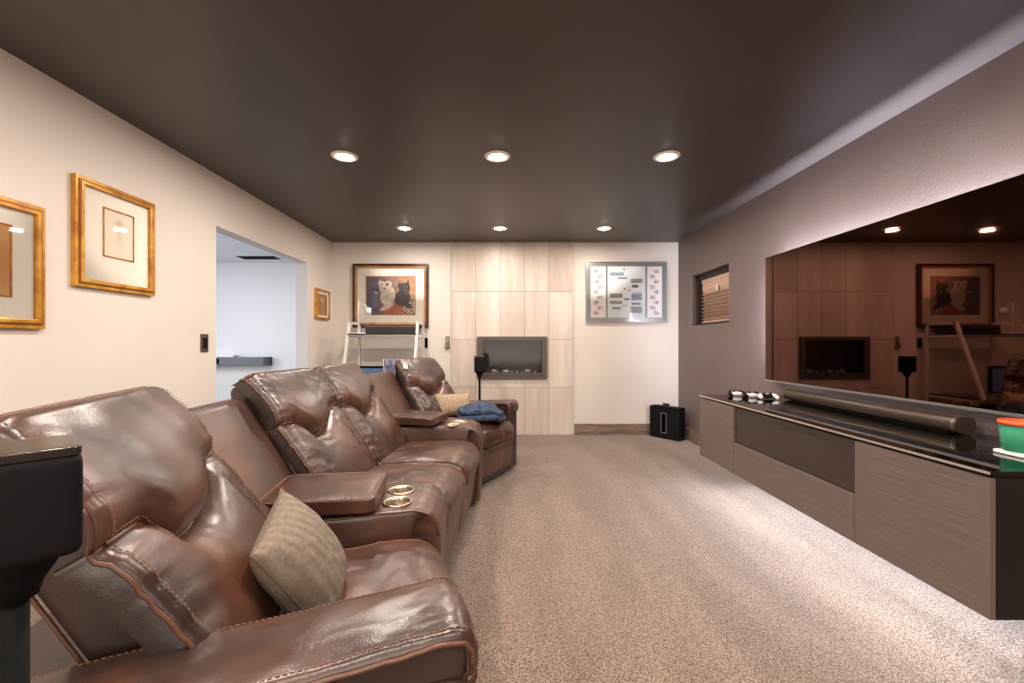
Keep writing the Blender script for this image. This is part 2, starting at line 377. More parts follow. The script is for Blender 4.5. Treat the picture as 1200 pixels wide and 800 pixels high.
# ------------------------------------------------------------------ sofa
def smooth(a, b, x):
    t = max(0, min(1, (x-a)/(b-a))); return t*t*(3-2*t)
def nz(x, y, z=0): return noise.noise(Vector((x, y, z)))
def samples(n, edge=.35):
    """denser near both ends"""
    return [((1-edge)*i/n + edge*(.5-.5*math.cos(PI*i/n))) for i in range(n+1)]
def pad(S, T, base, hfun, W, L, rs, rt0, rt1, skirt=.03):
    """padded sheet. base(s,t)->(point, normal). S,T sample lists. W,L metres across s,t.
    rs edge radius on both s edges, rt0/rt1 radius on the t ends (0 = open)"""
    def drop(d, r):
        if r <= 0 or d >= r: return 0
        q = r-d; return r-math.sqrt(max(0, r*r-q*q))
    def ev(s, t):
        p, n = base(s, t); ds = min(s, 1-s)*W
        h = hfun(s, t)-drop(ds, rs)-drop(t*L, rt0)-drop((1-t)*L, rt1)
        return p+n*h
    vs = []; ns, nt = len(S), len(T)
    for t in T:
        for s in S: vs.append(ev(s, t))
    fs = [(j*ns+i, j*ns+i+1, (j+1)*ns+i+1, (j+1)*ns+i) for j in range(nt-1) for i in range(ns-1)]
    ring = [(0, i) for i in range(ns)]+[(j, ns-1) for j in range(1, nt)]+[(nt-1, i) for i in range(ns-2, -1, -1)]+[(j, 0) for j in range(nt-2, 0, -1)]
    off = len(vs)
    for (j, i) in ring:
        p, n = base(S[i], T[j]); vs.append(vs[j*ns+i]-n*skirt)
    m = len(ring)
    for k in range(m):
        a, c = ring[k], ring[(k+1) % m]
        fs.append((a[0]*ns+a[1], off+k, off+(k+1) % m, c[0]*ns+c[1]))
    return vs, fs, ev
def stitches(b, path, off=Vector((0, 0, 0)), step=.011, ln=.0065, r=.0012):
    P = [Vector(p)+off for p in path]; acc = 0; nxt = step
    for i in range(len(P)-1):
        d = P[i+1]-P[i]; L = d.length
        if L < 1e-7: continue
        dn = d/L
        while nxt <= acc+L:
            c = P[i]+dn*(nxt-acc); a = c-dn*ln/2; e = c+dn*ln/2
            o = dn.orthogonal().normalized()*r; q = dn.cross(o).normalized()*r
            b.add([a+o, a+q, a-o, a-q, e+o, e+q, e-o, e-q], [(0,1,5,4),(1,2,6,5),(2,3,7,6),(3,0,4,7),(3,2,1,0),(4,5,6,7)])
            nxt += step
        acc += L
def recliner(label, F0, theta, arm=None, seed=0, group='reclining seats of the sectional sofa', sw=.58, bx=0, bz=0):
    t = thing('recliner', label, 'recliner', (F0[0], F0[1], 0), R(theta), group)
    y0 = .2 if arm == 'near' else 0.0
    y1 = y0+sw
    e = .004
    W = sw-2*e
    ya = y0+e
    # -------- base box
    MB().box(-1.08, -.06, y0+.012, y1-.012, .035, .40).build('base', M_lea_shade, t, .01)
    # -------- seat cushion: profile in x-z
    prof = [(-.62, .440), (-.45, .452), (-.28, .462), (-.15, .464), (-.08, .458), (-.035, .440), (-.010, .410), (0, .370), (-.004, .325)]
    PR = [Vector((a, 0, c)) for a, c in prof]; cum = [0]
    for i in range(1, len(PR)): cum.append(cum[-1]+(PR[i]-PR[i-1]).length)
    Ls = cum[-1]
    def at_prof(tt):
        d = tt*Ls
        for i in range(len(cum)-1):
            if d <= cum[i+1]+1e-9:
                q = (d-cum[i])/(cum[i+1]-cum[i])
                a, c2 = PR[i], PR[i+1]
                pm = PR[i-1] if i else a*2-c2; pn = PR[i+2] if i+2 < len(PR) else c2*2-a
                q2, q3 = q*q, q*q*q
                p = .5*((2*a)+(-pm+c2)*q+(2*pm-5*a+4*c2-pn)*q2+(-pm+3*a-3*c2+pn)*q3)
                tan = .5*((-pm+c2)+(2*pm-5*a+4*c2-pn)*2*q+(-pm+3*a-3*c2+pn)*3*q2)
                return p, tan.normalized()
        return PR[-1], (PR[-1]-PR[-2]).normalized()
    def sbase(s, tt):
        p, tg = at_prof(tt); n = Vector((-tg.z, 0, tg.x))
        if n.z < 0 and tt < .5: n = -n
        return Vector((p.x, ya+W*s, p.z)), n
    def sh(s, tt):
        c = .018*(1-(2*s-1)**4)
        wr = .0035*nz(s*9+seed*7, tt*22, seed)*1.2 + .002*nz(s*30, tt*9+seed, 3)
        ed = min(s, 1-s)*W
        wr += .004*math.exp(-ed/.03)*nz(tt*34+seed*3, s*2, 5)
        wr -= .006*math.exp(-((tt-.84)/.012)**2)*0
        return c+wr
    S, T = samples(30), samples(44, .2)
    vs, fs, sev = pad(S, T, sbase, sh, W, Ls, .035, 0, .03, .05)
    MB().add(vs, fs, True).build('seat_cushion', M_lea, t)
    for s in (.045, .955):
        b = MB(); path = [sev(s, .18+.8*i/50)+Vector((0, 0, 0)) for i in range(51)]
        b.tube([p+Vector((.001, 0, .0015)) for p in path], .0035, 6); b.build('piping', M_pipe, t)
    b = MB(); stitches(b, [sev(.075, .2+.78*i/60)+Vector((.0015, 0, .001)) for i in range(61)]); stitches(b, [sev(.925, .2+.78*i/60)+Vector((.0015, 0, .001)) for i in range(61)])
    b.build('stitching', M_stitch, t)['kind'] = 'stuff'
    # -------- footrest panel
    def fbase(s, tt): return Vector((-.022-.03*tt, ya+.004+(W-.008)*s, .33-.25*tt)), Vector((1, 0, 0))
    def fh(s, tt):
        return .014+.003*nz(s*8+seed, tt*6, 2)-.010*math.exp(-((s-.30)/.008)**2)-.010*math.exp(-((s-.70)/.008)**2)-.010*math.exp(-((tt-.16)/.02)**2)
    vs, fs, _ = pad(samples(46, .15), samples(20), fbase, fh, W, .26, .018, .015, .015, .05)
    MB().add(vs, fs, True).build('footrest_panel', M_lea, t)
    # -------- back
    B0 = Vector((-.575+bx, 0, .40)); T0 = Vector((-.905+bx, 0, .990+bz)); D = T0-B0; LB = D.length; dn = D.normalized()
    N = Vector((-dn.z, 0, dn.x)); N = -N if N.x < 0 else N
    wb = W+(.05 if arm == 'near' else 0); yb_ = ya-(.05 if arm == 'near' else 0)
    def bbase(s, tt):
        p = B0+D*tt; return Vector((p.x, yb_+wb*s, p.z)), N
    def seam(s):
        q = abs(2*s-1); return .475+(.115*smooth(.34, .60, q) if s < .5 else .15*smooth(.0, .85, q))-.012*math.cos(q*3)
    def hh(s, tt):
        q = abs(2*s-1); d = abs(tt-seam(s))*LB
        wr = .0045*math.exp(-d/.06)*nz(s*38+seed*5, tt*4, 1)+.0025*nz(s*7+seed*3, tt*9, seed)
        ed = min(s, 1-s)*W
        wr += (.006 if seed == 1 else .009)*math.exp(-ed/.055)*nz(tt*34+seed*9+s*6, s*5, 7)+(0 if seed == 1 else .004*math.exp(-((q-.7)/.2)**2)*nz(s*20+tt*9, tt*20, seed))
        if tt >= seam(s)-1e-6:
            g = max(0, (tt-.5)/.5); e_ = smooth(.35, .9, q)
            h = .026+(.045*e_+(.100-.045*e_)*(1-math.exp(-d/.040)))*(1-.80*g**1.2)
            h -= .012*(q**6)
        else:
            e_ = smooth(.35, .9, q)
            h = .030+.030*e_+(.062-.030*e_)*(1-math.exp(-d/.035))-.022*smooth(.25, 0, tt)*0
            h += .020*math.exp(-((tt-.2)/.2)**2)
            # channel seams of the lumbar section
            sv = .22-.05*(tt-.2)
            h -= .007*math.exp(-((s-.84-.05*(tt-.2))*W/.006)**2)*smooth(.06, .12, tt)
            h -= .014*smooth(.6, 1.0, q)
            wr *= 1.5
        return h+wr
    S = samples(44, .3); nl, nh = 34, 34
    def grid(lo, hi, n, rt0, rt1, nm):
        vs = []; ns = len(S)
        def drop(d, r):
            if r <= 0 or d >= r: return 0
            q = r-d; return r-math.sqrt(max(0, r*r-q*q))
        def ev(s, k):
            tt = lo(s)+(hi(s)-lo(s))*k; p, nn = bbase(s, tt)
            ds = min(s, 1-s)*W
            # round the top corners
            h = hh(s, tt) - drop(ds, .014) - drop((1-tt)*LB, .022)*(1 if rt1 else 0) - drop(tt*LB, .03)*(1 if rt0 else 0)
            if rt1:
                cx = smooth(.82, 1, tt)*smooth(.08, 0, min(s, 1-s))*.012
                p = p-dn*cx
            return p+nn*h
        K = samples(n, .5)
        for k in K:
            for s in S: vs.append(ev(s, k))
        fs = [(j*ns+i, j*ns+i+1, (j+1)*ns+i+1, (j+1)*ns+i) for j in range(n) for i in range(ns-1)]
        m = n+1
        ring = [(0, i) for i in range(ns)]+[(j, ns-1) for j in range(1, m)]+[(m-1, i) for i in range(ns-2, -1, -1)]+[(j, 0) for j in range(m-2, 0, -1)]
        off = len(vs)
        for (j, i) in ring: vs.append(vs[j*ns+i]-N*.06)
        for k in range(len(ring)):
            a, c = ring[k], ring[(k+1) % len(ring)]; fs.append((a[0]*ns+a[1], off+k, off+(k+1) % len(ring), c[0]*ns+c[1]))
        o = MB().add(vs, fs, True).build(nm, M_lea, t); o.data.materials.append(M_lea_shade)
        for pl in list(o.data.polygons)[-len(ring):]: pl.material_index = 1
        return ev
    lev = grid(lambda s: 0, seam, nl, True, False, 'lumbar_cushion')
    hev = grid(seam, lambda s: 1, nh, False, True, 'headrest')
    # seam piping + stitches
    path = [hev(.015+.97*i/80, .0)+N*.004 for i in range(81)]
    b = MB(); b.tube(path, .0045, 8); b.build('piping', M_pipe, t)
    b = MB(); stitches(b, [hev(.03+.94*i/80, .035)+N*.0015 for i in range(81)])
    stitches(b, [lev(.866+.03*(tt-.3), tt)+N*.002 for tt in [i/50 for i in range(8, 42)]])
    b.build('stitching', M_stitch, t)['kind'] = 'stuff'
    # outer piping round the front edge of the back
    def edge(s0, off):
        a = [lev(s0, i/24) for i in range(25)]; c = [hev(s0, i/24) for i in range(25)]
        return [p+N*off for p in a+c]
    e0 = [p+Vector((0, -.003, 0)) for p in edge(.0, -.004)]; e1 = [p+Vector((0, .003, 0)) for p in edge(1.0, -.004)]
    top = [hev(i/30, 1.0)+N*-.002 for i in range(31)]
    b = MB(); b.tube(e0+top[1:-1]+e1[::-1], .0048, 8); b.build('piping', M_pipe, t)
    b = MB(); stitches(b, [p+N*.004 for p in edge(.03, 0)]); stitches(b, [p+N*.004 for p in edge(.97, 0)])
    b.build('stitching', M_stitch, t)['kind'] = 'stuff'
    # shell behind the cushions
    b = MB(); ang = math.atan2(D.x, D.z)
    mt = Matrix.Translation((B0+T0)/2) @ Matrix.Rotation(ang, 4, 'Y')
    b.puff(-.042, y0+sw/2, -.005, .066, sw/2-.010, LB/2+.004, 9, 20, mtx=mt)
    b.build('backrest_shell', M_lea_shade, t)
    for yy in (y0+.012, y1-.012):
        b = MB(); b.tube([mt @ Vector((-.103, yy, z)) for z in [-.2+.02*i for i in range(25)]], .004, 6); b.build('shell_piping', M_pipe, t)
    # -------- armrest
    if arm:
        a0, a1 = (0, .2) if arm == 'near' else (y1, y1+.17)
        ar = MB().box(-.98, -.065, a0+.006, a1-.004, .03, .550).build('armrest', M_lea_shade, t, .012)
        pr = [(-.98, .535), (-.72, .556), (-.5, .573), (-.3, .588), (-.20, .596), (-.115, .604), (-.082, .602), (-.070, .590), (-.067, .535)]
        Q = [Vector((a, 0, c)) for a, c in pr]; cm = [0]
        for i in range(1, len(Q)): cm.append(cm[-1]+(Q[i]-Q[i-1]).length)
        LA = cm[-1]
        def abase(s, tt):
            d = tt*LA; i = 0
            while i < len(cm)-2 and d > cm[i+1]: i += 1
            q = (d-cm[i])/(cm[i+1]-cm[i]); a, c2 = Q[i], Q[i+1]
            pm = Q[i-1] if i else a*2-c2; pn = Q[i+2] if i+2 < len(Q) else c2*2-a
            p = .5*((2*a)+(-pm+c2)*q+(2*pm-5*a+4*c2-pn)*q*q+(-pm+3*a-3*c2+pn)*q**3)
            tg = (.5*((-pm+c2)+(2*pm-5*a+4*c2-pn)*2*q+(-pm+3*a-3*c2+pn)*3*q*q)).normalized()
            n = Vector((-tg.z, 0, tg.x))
            return Vector((p.x, a0-.004+(a1-a0+.004)*s, p.z)), n
        def ah(s, tt):
            ed = min(s, 1-s)*.2
            return .018+.009*(1-(2*s-1)**2)+.003*nz(s*5, tt*12+seed, 4)+.003*math.exp(-ed/.02)*nz(tt*45, s*3, 9)+.004*math.exp(-((tt-.88)/.05)**2)*nz(s*22, tt*20, 8)
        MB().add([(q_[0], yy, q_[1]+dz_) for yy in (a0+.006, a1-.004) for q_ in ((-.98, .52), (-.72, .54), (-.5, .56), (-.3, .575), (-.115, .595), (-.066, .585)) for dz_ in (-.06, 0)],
            [(k*2, k*2+2, k*2+3, k*2+1) for k in range(5)]+[(12+k*2+1, 12+k*2+3, 12+k*2+2, 12+k*2) for k in range(5)]+[(10, 22, 23, 11)]+[(k*2+1, k*2+3, 15+k*2, 13+k*2) for k in range(5)]).build('arm_side_panel', M_lea_shade, ar)
        vs, fs, aev = pad(samples(26), samples(54, .15), abase, ah, .2, LA, .013, .03, .010, .010)
        MB().add(vs, fs, True).build('arm_pad', M_lea, ar)
        for s in (0.0, 1.0):
            b = MB(); b.tube([aev(s, .02+.96*i/60)+Vector((0, (-.002 if s == 0 else .002), -.002)) for i in range(61)], .0045, 8); b.build('piping', M_pipe, ar)
        b = MB(); b.tube([aev(i/16, 1.0)+Vector((.002, 0, 0)) for i in range(17)], .0045, 8); b.build('piping', M_pipe, ar)
        b = MB()
        for s in (.075, .925): stitches(b, [aev(s, .02+.95*i/70)+Vector((0.001, (-.001 if s < .5 else .001), .001)) for i in range(71)])
        b.build('stitching', M_stitch, ar)['kind'] = 'stuff'
    return t, hev, lev, sev

def loc2w(F0, th, n, u, z=0):
    c, s = math.cos(R(th)), math.sin(R(th)); return Vector((F0[0]+n*c-u*s, F0[1]+n*s+u*c, z))
A0, AT = (-.002, .812), 18
B0_, BT = (-.26, 1.85), -4
C0 = loc2w(B0_, BT, 0, .585); C0 = (C0.x, C0.y)
D0, DT = (-.175, 3.31), -28
recliner('nearest brown leather recliner with the wide padded arm beside the tall black speaker', A0, AT, 'near', 1, bx=.05, bz=.015)
recliner('brown leather recliner, nearer of the middle pair, behind the near cup holder console', B0_, BT, None, 2)
recliner('brown leather recliner, farther of the middle pair, next to the far cup holder console', C0, BT, None, 3)
recliner('farthest brown leather recliner, with the navy blanket on its seat', D0, DT, 'far', 4, sw=.56)

def wedge(label, near, far, lidc, lidrot, cups, seed):
    """near/far: (F0, theta, u) of the two neighbouring faces; world coordinates relative to the empty"""
    def pn(n, z=0): return loc2w(near[0], near[1], n, near[2]+.004, z)
    def pf(n, z=0): return loc2w(far[0], far[1], n, far[2]-.004, z)
    base = (pn(-.4)+pf(-.4))/2; base.z = 0
    t = thing('wedge_console', label, 'console', base, 0, 'wedge consoles of the sectional sofa')
    # body : loft across s (near to far), profile t from rear top to front bottom
    pr = [(-.58, .535), (-.4, .54), (-.2, .542), (-.08, .540), (-.035, .527), (-.010, .495), (-.004, .45), (-.006, .35), (-.012, .2), (-.02, .05)]
    cm = [0]
    for i in range(1, len(pr)): cm.append(cm[-1]+math.hypot(pr[i][0]-pr[i-1][0], pr[i][1]-pr[i-1][1]))
    L = cm[-1]
    def bse(s, tt):
        d = tt*L; i = 0
        while i < len(cm)-2 and d > cm[i+1]: i += 1
        q = (d-cm[i])/(cm[i+1]-cm[i]); n = pr[i][0]*(1-q)+pr[i+1][0]*q; z = pr[i][1]*(1-q)+pr[i+1][1]*q
        a, c = pn(n, z), pf(n, z); p = a.lerp(c, s)-base
        mid = (R(near[1])+R(far[1]))/2
        th = math.atan2(pr[i+1][1]-pr[i][1], pr[i+1][0]-pr[i][0])
        up = smooth(.52, .40, n+z*0+1 if False else 0)
        # blend normal: top -> up, front -> forward
        f = smooth(-.10, .0, n) if z > .44 else 1
        nn = (Vector((math.cos(mid), math.sin(mid), 0))*f+Vector((0, 0, 1))*(1-f)).normalized()
        return p, nn
    def h(s, tt): return .018+.003*(1-(2*s-1)**2)+.0025*nz(s*6+seed, tt*20, 2)
    vs, fs, ev = pad(samples(70, .1), samples(190, .03), bse, h, .4, L, .022, 0, 0, .11)
    for i, v in enumerate(vs):
        for cx, cy in cups:
            if v.z > .5 and math.hypot(v.x+base.x-cx, v.y+base.y-cy) < .0445: v.z = .475
    MB().add(vs, fs, True).build('console_body', M_lea, t)
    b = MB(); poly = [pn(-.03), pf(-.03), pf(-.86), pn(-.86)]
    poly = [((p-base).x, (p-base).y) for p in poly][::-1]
    b.prism(poly, .03, .45); b.build('side_panel', M_lea_shade, t)
    # piping along both top edges
    for s in (0.012, .988):
        b = MB(); b.tube([ev(s, .01+.6*i/40)+Vector((0, 0, .001)) for i in range(41)], .004, 6); b.build('piping', M_pipe, t)
    # lid
    lx, ly = lidc; mt = Matrix.Translation((lx-base.x, ly-base.y, 0)) @ Matrix.Rotation(R(lidrot), 4, 'Z')
    def lf(q, p):
        q = q.copy(); q.z += .006*(1-p[0]**2)*(1-p[1]**2)*(1 if p[2] > 0 else 0)+.0015*nz(q.x*14+seed, q.y*14, 3); return q
    ld = MB().puff(-.19, 0, .597, .19, .157, .027, 14, 30, lf, mt).build('console_lid', M_lea, t)
    b = MB(); rim = []
    for k in range(80):
        a = 2*PI*k/80; cx, cy = math.cos(a), math.sin(a); e = (abs(cx)**9+abs(cy)**9)**(1/9)
        rim.append(mt @ Vector((-.19+cx/e*.186, cy/e*.153, .621)))
    b.tube(rim, .0032, 6, closed=True); b.build('piping', M_pipe, ld)
    b = MB(); rim2 = [mt @ Vector((-.19+(p[0])*.176, p[1]*.143, .6265)) for p in
                      [(math.cos(2*PI*k/80)/((abs(math.cos(2*PI*k/80))**9+abs(math.sin(2*PI*k/80))**9)**(1/9)), math.sin(2*PI*k/80)/((abs(math.cos(2*PI*k/80))**9+abs(math.sin(2*PI*k/80))**9)**(1/9))) for k in range(81)]]
    stitches(b, rim2); b.build('stitching', M_stitch, ld)['kind'] = 'stuff'
    for cx, cy in cups:
        cl = (cx-base.x, cy-base.y, .562)
        c = MB().lathe([(.052, -.004), (.053, .003), (.049, .006), (.044, .004), (.041, -.002), (.0395, -.004)], cl, 40).build('cup_holder', M_chrome, t)
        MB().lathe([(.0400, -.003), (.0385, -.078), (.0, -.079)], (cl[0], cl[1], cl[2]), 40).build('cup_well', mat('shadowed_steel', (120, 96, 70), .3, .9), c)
        b = MB()
        for k in range(20):
            a = 2*PI*k/20; b.box(.0375, .0395, -.0022, .0022, -.075, -.004, Matrix.Translation(cl) @ Matrix.Rotation(a, 4, 'Z'))
        b.build('cup_ribs', M_chrome, c)['kind'] = 'stuff'
    # rear leather panel between the neighbouring backs
    def rb(s, tt):
        n = -.64-.28*tt; z = .50+.41*tt
        p = pn(n, z).lerp(pf(n, z), s)-base
        mid = (R(near[1])+R(far[1]))/2; f = Vector((math.cos(mid), math.sin(mid), 0))
        return p, (f*.83+Vector((0, 0, .56))).normalized()
    def rh(s, tt): return .03+.010*(1-(2*s-1)**2)+.002*nz(s*5+seed, tt*5, 6)
    vs, fs, _ = pad(samples(20), samples(24), rb, rh, .6, .50, .015, 0, .06, .16)
    MB().add(vs, fs, True).build('rear_panel', M_lea, t)
    return t
wedge('near wedge console with padded lid and two steel cup holders, behind the taupe striped pillow', (A0, AT, .78), (B0_, BT, 0), (-.455, 1.612), 7, [(-.408, 1.715), (-.392, 1.588)], 1)
wedge('far wedge console with padded lid, beside the recliner holding the navy blanket', (C0, BT, .585), (D0, DT, 0), (-.46, 3.13), -16, [(-.335, 3.205), (-.370, 3.085)], 2)

# ------------------------------------------------------------------ pillows, blanket, cloth
def pillow(name, label, c, ax, ay, w, h, th, m, seed, cat='pillow', stripes=True, group='throw pillows on the recliners'):
    ax = Vector(ax).normalized(); ay = Vector(ay); ay = (ay-ax*ay.dot(ax)).normalized(); az = ax.cross(ay)
    mt = Matrix((ax, ay, az)).transposed().to_4x4(); mt.translation = Vector(c)
    t = thing(name, label, cat, c, 0, group)
    mt.translation = (0, 0, 0)
    n = 72; vs = []; fs = []
    def pt(u, v, sgn):
        # pinched corners
        e = 1-.07*(1-abs(u)**2)*abs(v)**6*0
        x = u*(1-.055*(1-abs(u))*0-.06*(v*v)*(1-v*v)*0)*w/2*(1-.05*(1-v*v)); y = v*h/2*(1-.05*(1-u*u))
        x = u*w/2*(1-.06*(1-abs(v)**3)); y = v*h/2*(1-.06*(1-abs(u)**3))
        z = th/2*((1-abs(u)**2.6)**.55)*((1-abs(v)**2.6)**.55)
        z += .004*nz(u*5+seed, v*5, sgn)*(1-u*u)*(1-v*v)+ (.005*nz(u*16*abs(v), v*16*abs(u), seed+sgn)*max(abs(u), abs(v))**4*(1-max(abs(u), abs(v))**6))
        if stripes and sgn > 0: z += .0018*math.sin(u*w*2*PI*.94/.026)*(1-max(abs(u), abs(v))**6)
        return (x, y, sgn*z)
    for sg in (1, -1):
        o = len(vs)
        for j in range(n+1):
            for i in range(n+1):
                u = math.sin(PI/2*(2*i/n-1)); v = math.sin(PI/2*(2*j/n-1)); vs.append(pt(u, v, sg))
        for j in range(n):
            for i in range(n):
                q = (o+j*(n+1)+i, o+j*(n+1)+i+1, o+(j+1)*(n+1)+i+1, o+(j+1)*(n+1)+i); fs.append(q if sg > 0 else q[::-1])
    o = MB().add(vs, fs, True, mt).build('cover', m, t)
    if stripes:      # woven pale and dark stripes, stored per vertex across the pillow's width
        at = o.data.color_attributes.new('print', 'FLOAT_COLOR', 'POINT'); cc = []
        for q in range(len(vs)):
            k = .74+.26*(.5+.5*math.sin(vs[q][0]*2*PI/.026)); cc += [k, k, k, 1]
        at.data.foreach_set('color', cc)
    b = MB(); path = []
    for (u0, v0, u1, v1) in ((-1, -1, 1, -1), (1, -1, 1, 1), (1, 1, -1, 1), (-1, 1, -1, -1)):
        for k in range(16):
            q = k/16; path.append(mt @ Vector(pt(u0+(u1-u0)*q, v0+(v1-v0)*q, 1)))
    b.tube(path, .0035, 6, closed=True); b.build('edge_seam', M_seam if m is M_pil else M_seam2, t)
    return t
pillow('throw_pillow', 'taupe corduroy-striped throw pillow leaning on the nearest recliner', (-.525, 1.135, .575), (.05, -.23, -.07), (-.15, .05, .29), .245, .31, .16, M_pil, 3)
pillow('throw_pillow', 'beige textured throw pillow on the farthest recliner', (-.455, 3.85, .60), (.93, .36, 0), (-.12, .30, 1), .32, .19, .12, M_pil2, 8)

def striped(m):
    b = m.node_tree.nodes['Principled BSDF']; src = b.inputs['Base Color'].links[0].from_socket
    a = nd(m, 'ShaderNodeVertexColor', layer_name='print'); mx = nd(m, 'ShaderNodeMix', data_type='RGBA', blend_type='MULTIPLY'); mx.inputs[0].default_value = 1
    lk(m, src, mx.inputs[6]); lk(m, a.outputs[0], mx.inputs[7]); lk(m, mx.outputs[2], b.inputs['Base Color'])
striped(M_pil); striped(M_pil2)
def blanket():
    t = thing('folded_blanket', 'folded navy blue blanket on the farthest recliner beside the console lid', 'blanket', (-.20, 3.66, .505), R(10))
    for k, (dz, sx, sy, dx) in enumerate(((0.0, .200, .165, 0), (.040, .185, .150, -.008))):
        def fn(q, p):
            q = q.copy()
            r = math.hypot(p[0], p[1]); q.z += .030*(1-min(1, r)**2)*(p[2] > 0)
            q.z += .014*nz(q.x*7+k, q.y*16+q.x*12, k)*(1 if p[2] > 0 else .2)+.006*nz(q.x*22, q.y*30+k, 5)
            q.z -= .03*smooth(.5, 1.2, p[0])
            q.x += .02*nz(q.y*9, k, 1); q.y += .02*nz(q.x*9, k, 4); return q
        MB().puff(dx, 0, .032+dz*1.1, sx, sy, .032, 3.2, 34, fn).build('fold', M_blue, t)
blanket()
def cloth():
    # small cloth hung over the upper near corner of the farthest back
    p0 = loc2w(D0, DT, -.955, .03, .955)
    t = thing('hung_cloth', 'small grey-blue cloth with pale edging hung on a corner of the farthest backrest', 'cloth', p0, R(DT))
    n = 22; vs = []
    def P(s, v):
        # s along the shell depth, v down over the side
        L = v*.17
        y = .02-min(L, .05)*1.1 if L < .05 else -.035-.012*math.sin(s*9)
        z = .045 if L < .05 else .045-(L-.05)*(1+.25*s)
        return Vector((-.035+.13*s+.02*v, y+.006*nz(s*6, v*6), z+.008*nz(s*8, v*3, 2)-.06*s*v))
    for j in range(n+1):
        for i in range(n+1): vs.append(P(i/n, j/n))
    fs = [(j*(n+1)+i, j*(n+1)+i+1, (j+1)*(n+1)+i+1, (j+1)*(n+1)+i) for j in range(n) for i in range(n)]
    o = MB().add(vs, fs, True).build('cloth_sheet', M_den, t); s = o.modifiers.new('thick', 'SOLIDIFY'); s.thickness = .004
    b = MB(); b.tube([P(0, j/20)+Vector((0, -.004, 0)) for j in range(21)]+[P(i/20, 1)+Vector((0, -.004, 0)) for i in range(21)], .005, 6); b.build('pale_edging', M_thr, t)
cloth()

# ------------------------------------------------------------------ speakers on stands
def speaker(label, slabel, c, zb, wd, dp, ht, rz, base_off=(0, 0), pole=.018):
    s = thing('speaker', label, 'speaker', (c[0], c[1], zb), rz, 'small black speakers on stands')
    MB().puff(0, 0, ht/2-.004, wd/2, dp/2, ht/2-.004, 12, 22).build('grille_body', M_black, s)
    def cap(q, p): return q
    MB().puff(0, 0, ht-.006, wd/2-.001, dp/2-.001, .006, 12, 22).build('top_cap', mat('satin_black_top', (38, 33, 30), .22), s)
    t = thing('speaker_stand', slabel, 'stand', (c[0], c[1], 0), rz, 'black speaker stands')
    MB().lathe([(.0, zb-.052), (.021, zb-.052), (.026, zb-.035), (.040, zb-.012), (wd*.36, zb-.002), (wd*.36, zb-.0005)], n=32).build('mount', M_blacks, t)
    b = MB(); b.tube([(0, 0, .012), (0, 0, zb-.045)], pole, 24); b.build('pole', M_blacks, t)
    MB().lathe([(.0, 0), (.125, 0), (.128, .006), (.122, .012), (.0, .013)], (base_off[0], base_off[1], 0), 40).build('base_plate', M_blacks, t)
speaker('large foreground black speaker cut by the left edge of the picture', 'black speaker stand in the left foreground beside the nearest arm',
        (-.606, .540), .878, .116, .116, .135, R(48), (-.10, -.035), .013)
speaker('small black speaker in front of the fireplace, behind the farthest recliner', 'thin black speaker stand behind the farthest recliner by the fireplace',
        (-.284, 4.85), .818, .115, .115, .18, 0, (0, 0), .013)

# ------------------------------------------------------------------ television
XT = 2.09; TY0, TY1, TZ0, TZ1 = 1.735, 3.51, .842, 1.824
tv = thing('television', 'large wall-mounted flat television with dark reflecting screen', 'television', (XR, (TY0+TY1)/2, TZ0))
cy = (TY0+TY1)/2
MB().box(XT-XR, XT-XR+.022, TY0-cy, TY1-cy, 0, TZ1-TZ0).build('housing', M_blacks, tv, .002)
MB().box(XT-XR-.0016, XT-XR-.0002, TY0-cy+.004, TY1-cy-.004, .012, TZ1-TZ0-.004).build('screen', M_screen, tv)
MB().box(XT-XR-.003, XT-XR+.018, TY0-cy, TY1-cy, -.004, .010).build('lower_bezel', M_silver, tv, .001)
MB().box(-.052, -.001, -.25, .25, .3, .7).build('wall_bracket', M_blacks, tv)
MB().box(-.044, -.010, TY0-cy+.06, TY1-cy-.13, TZ1-TZ0-.155, TZ1-TZ0-.152).build('led_backlight', M_ledtv, tv)
MB().box(-.044, -.014, TY1-cy-.105, TY1-cy-.1035, .16, TZ1-TZ0-.16).build('led_backlight', M_ledtv, tv)

# ------------------------------------------------------------------ media cabinet
XC = 1.55; CY0, CY1 = 1.397, 3.48; CZ0, CZ1 = .255, .7075; GT = .73
cb = thing('media_cabinet', 'long wall-hung grey-brown media cabinet with black glass top', 'cabinet', (XC, CY0, 0))
LC = CY1-CY0; WX = XR-XC-.001
MB().box(.021, WX, .004, LC-.004, CZ0+.004, CZ1+.002).build('carcase', M_carc, cb, .001)
MB().box(-.002, WX, -.003, LC+.003, GT-.011, GT).build('glass_top', M_gloss, cb, .001)
MB().box(-.0045, -.0022, -.003, LC+.003, GT-.010, GT-.001).build('top_edge_strip', M_edge, cb)
MB().box(.03, WX, .01, LC-.01, CZ1+.002, GT-.011).build('top_spacer', M_carc, cb)
ya, yb = 2.967-CY0, 1.940-CY0
d = MB().box(0, .020, ya+.002, LC, CZ0, CZ1).build('door', M_cab, cb, .0015)
d = MB().box(0, .020, 0, yb-.002, CZ0, CZ1).build('door', M_cab, cb, .0015)
MB().box(.012, .022, yb+.004, ya-.002, .472, CZ1-.004).build('drawer', M_cabd, cb, .001)['label'] = 'darker upper drawer front'
MB().box(0, .020, yb+.001, ya-.002, CZ0, .467).build('drawer', M_cab, cb, .0015)
MB().box(.022, WX, 0, .004, CZ0, CZ1).build('end_panel', M_carc, cb)
MB().box(.20, .215, .06, LC-.06, CZ0-.012, CZ0-.001+.004).build('led_strip', M_led, cb)

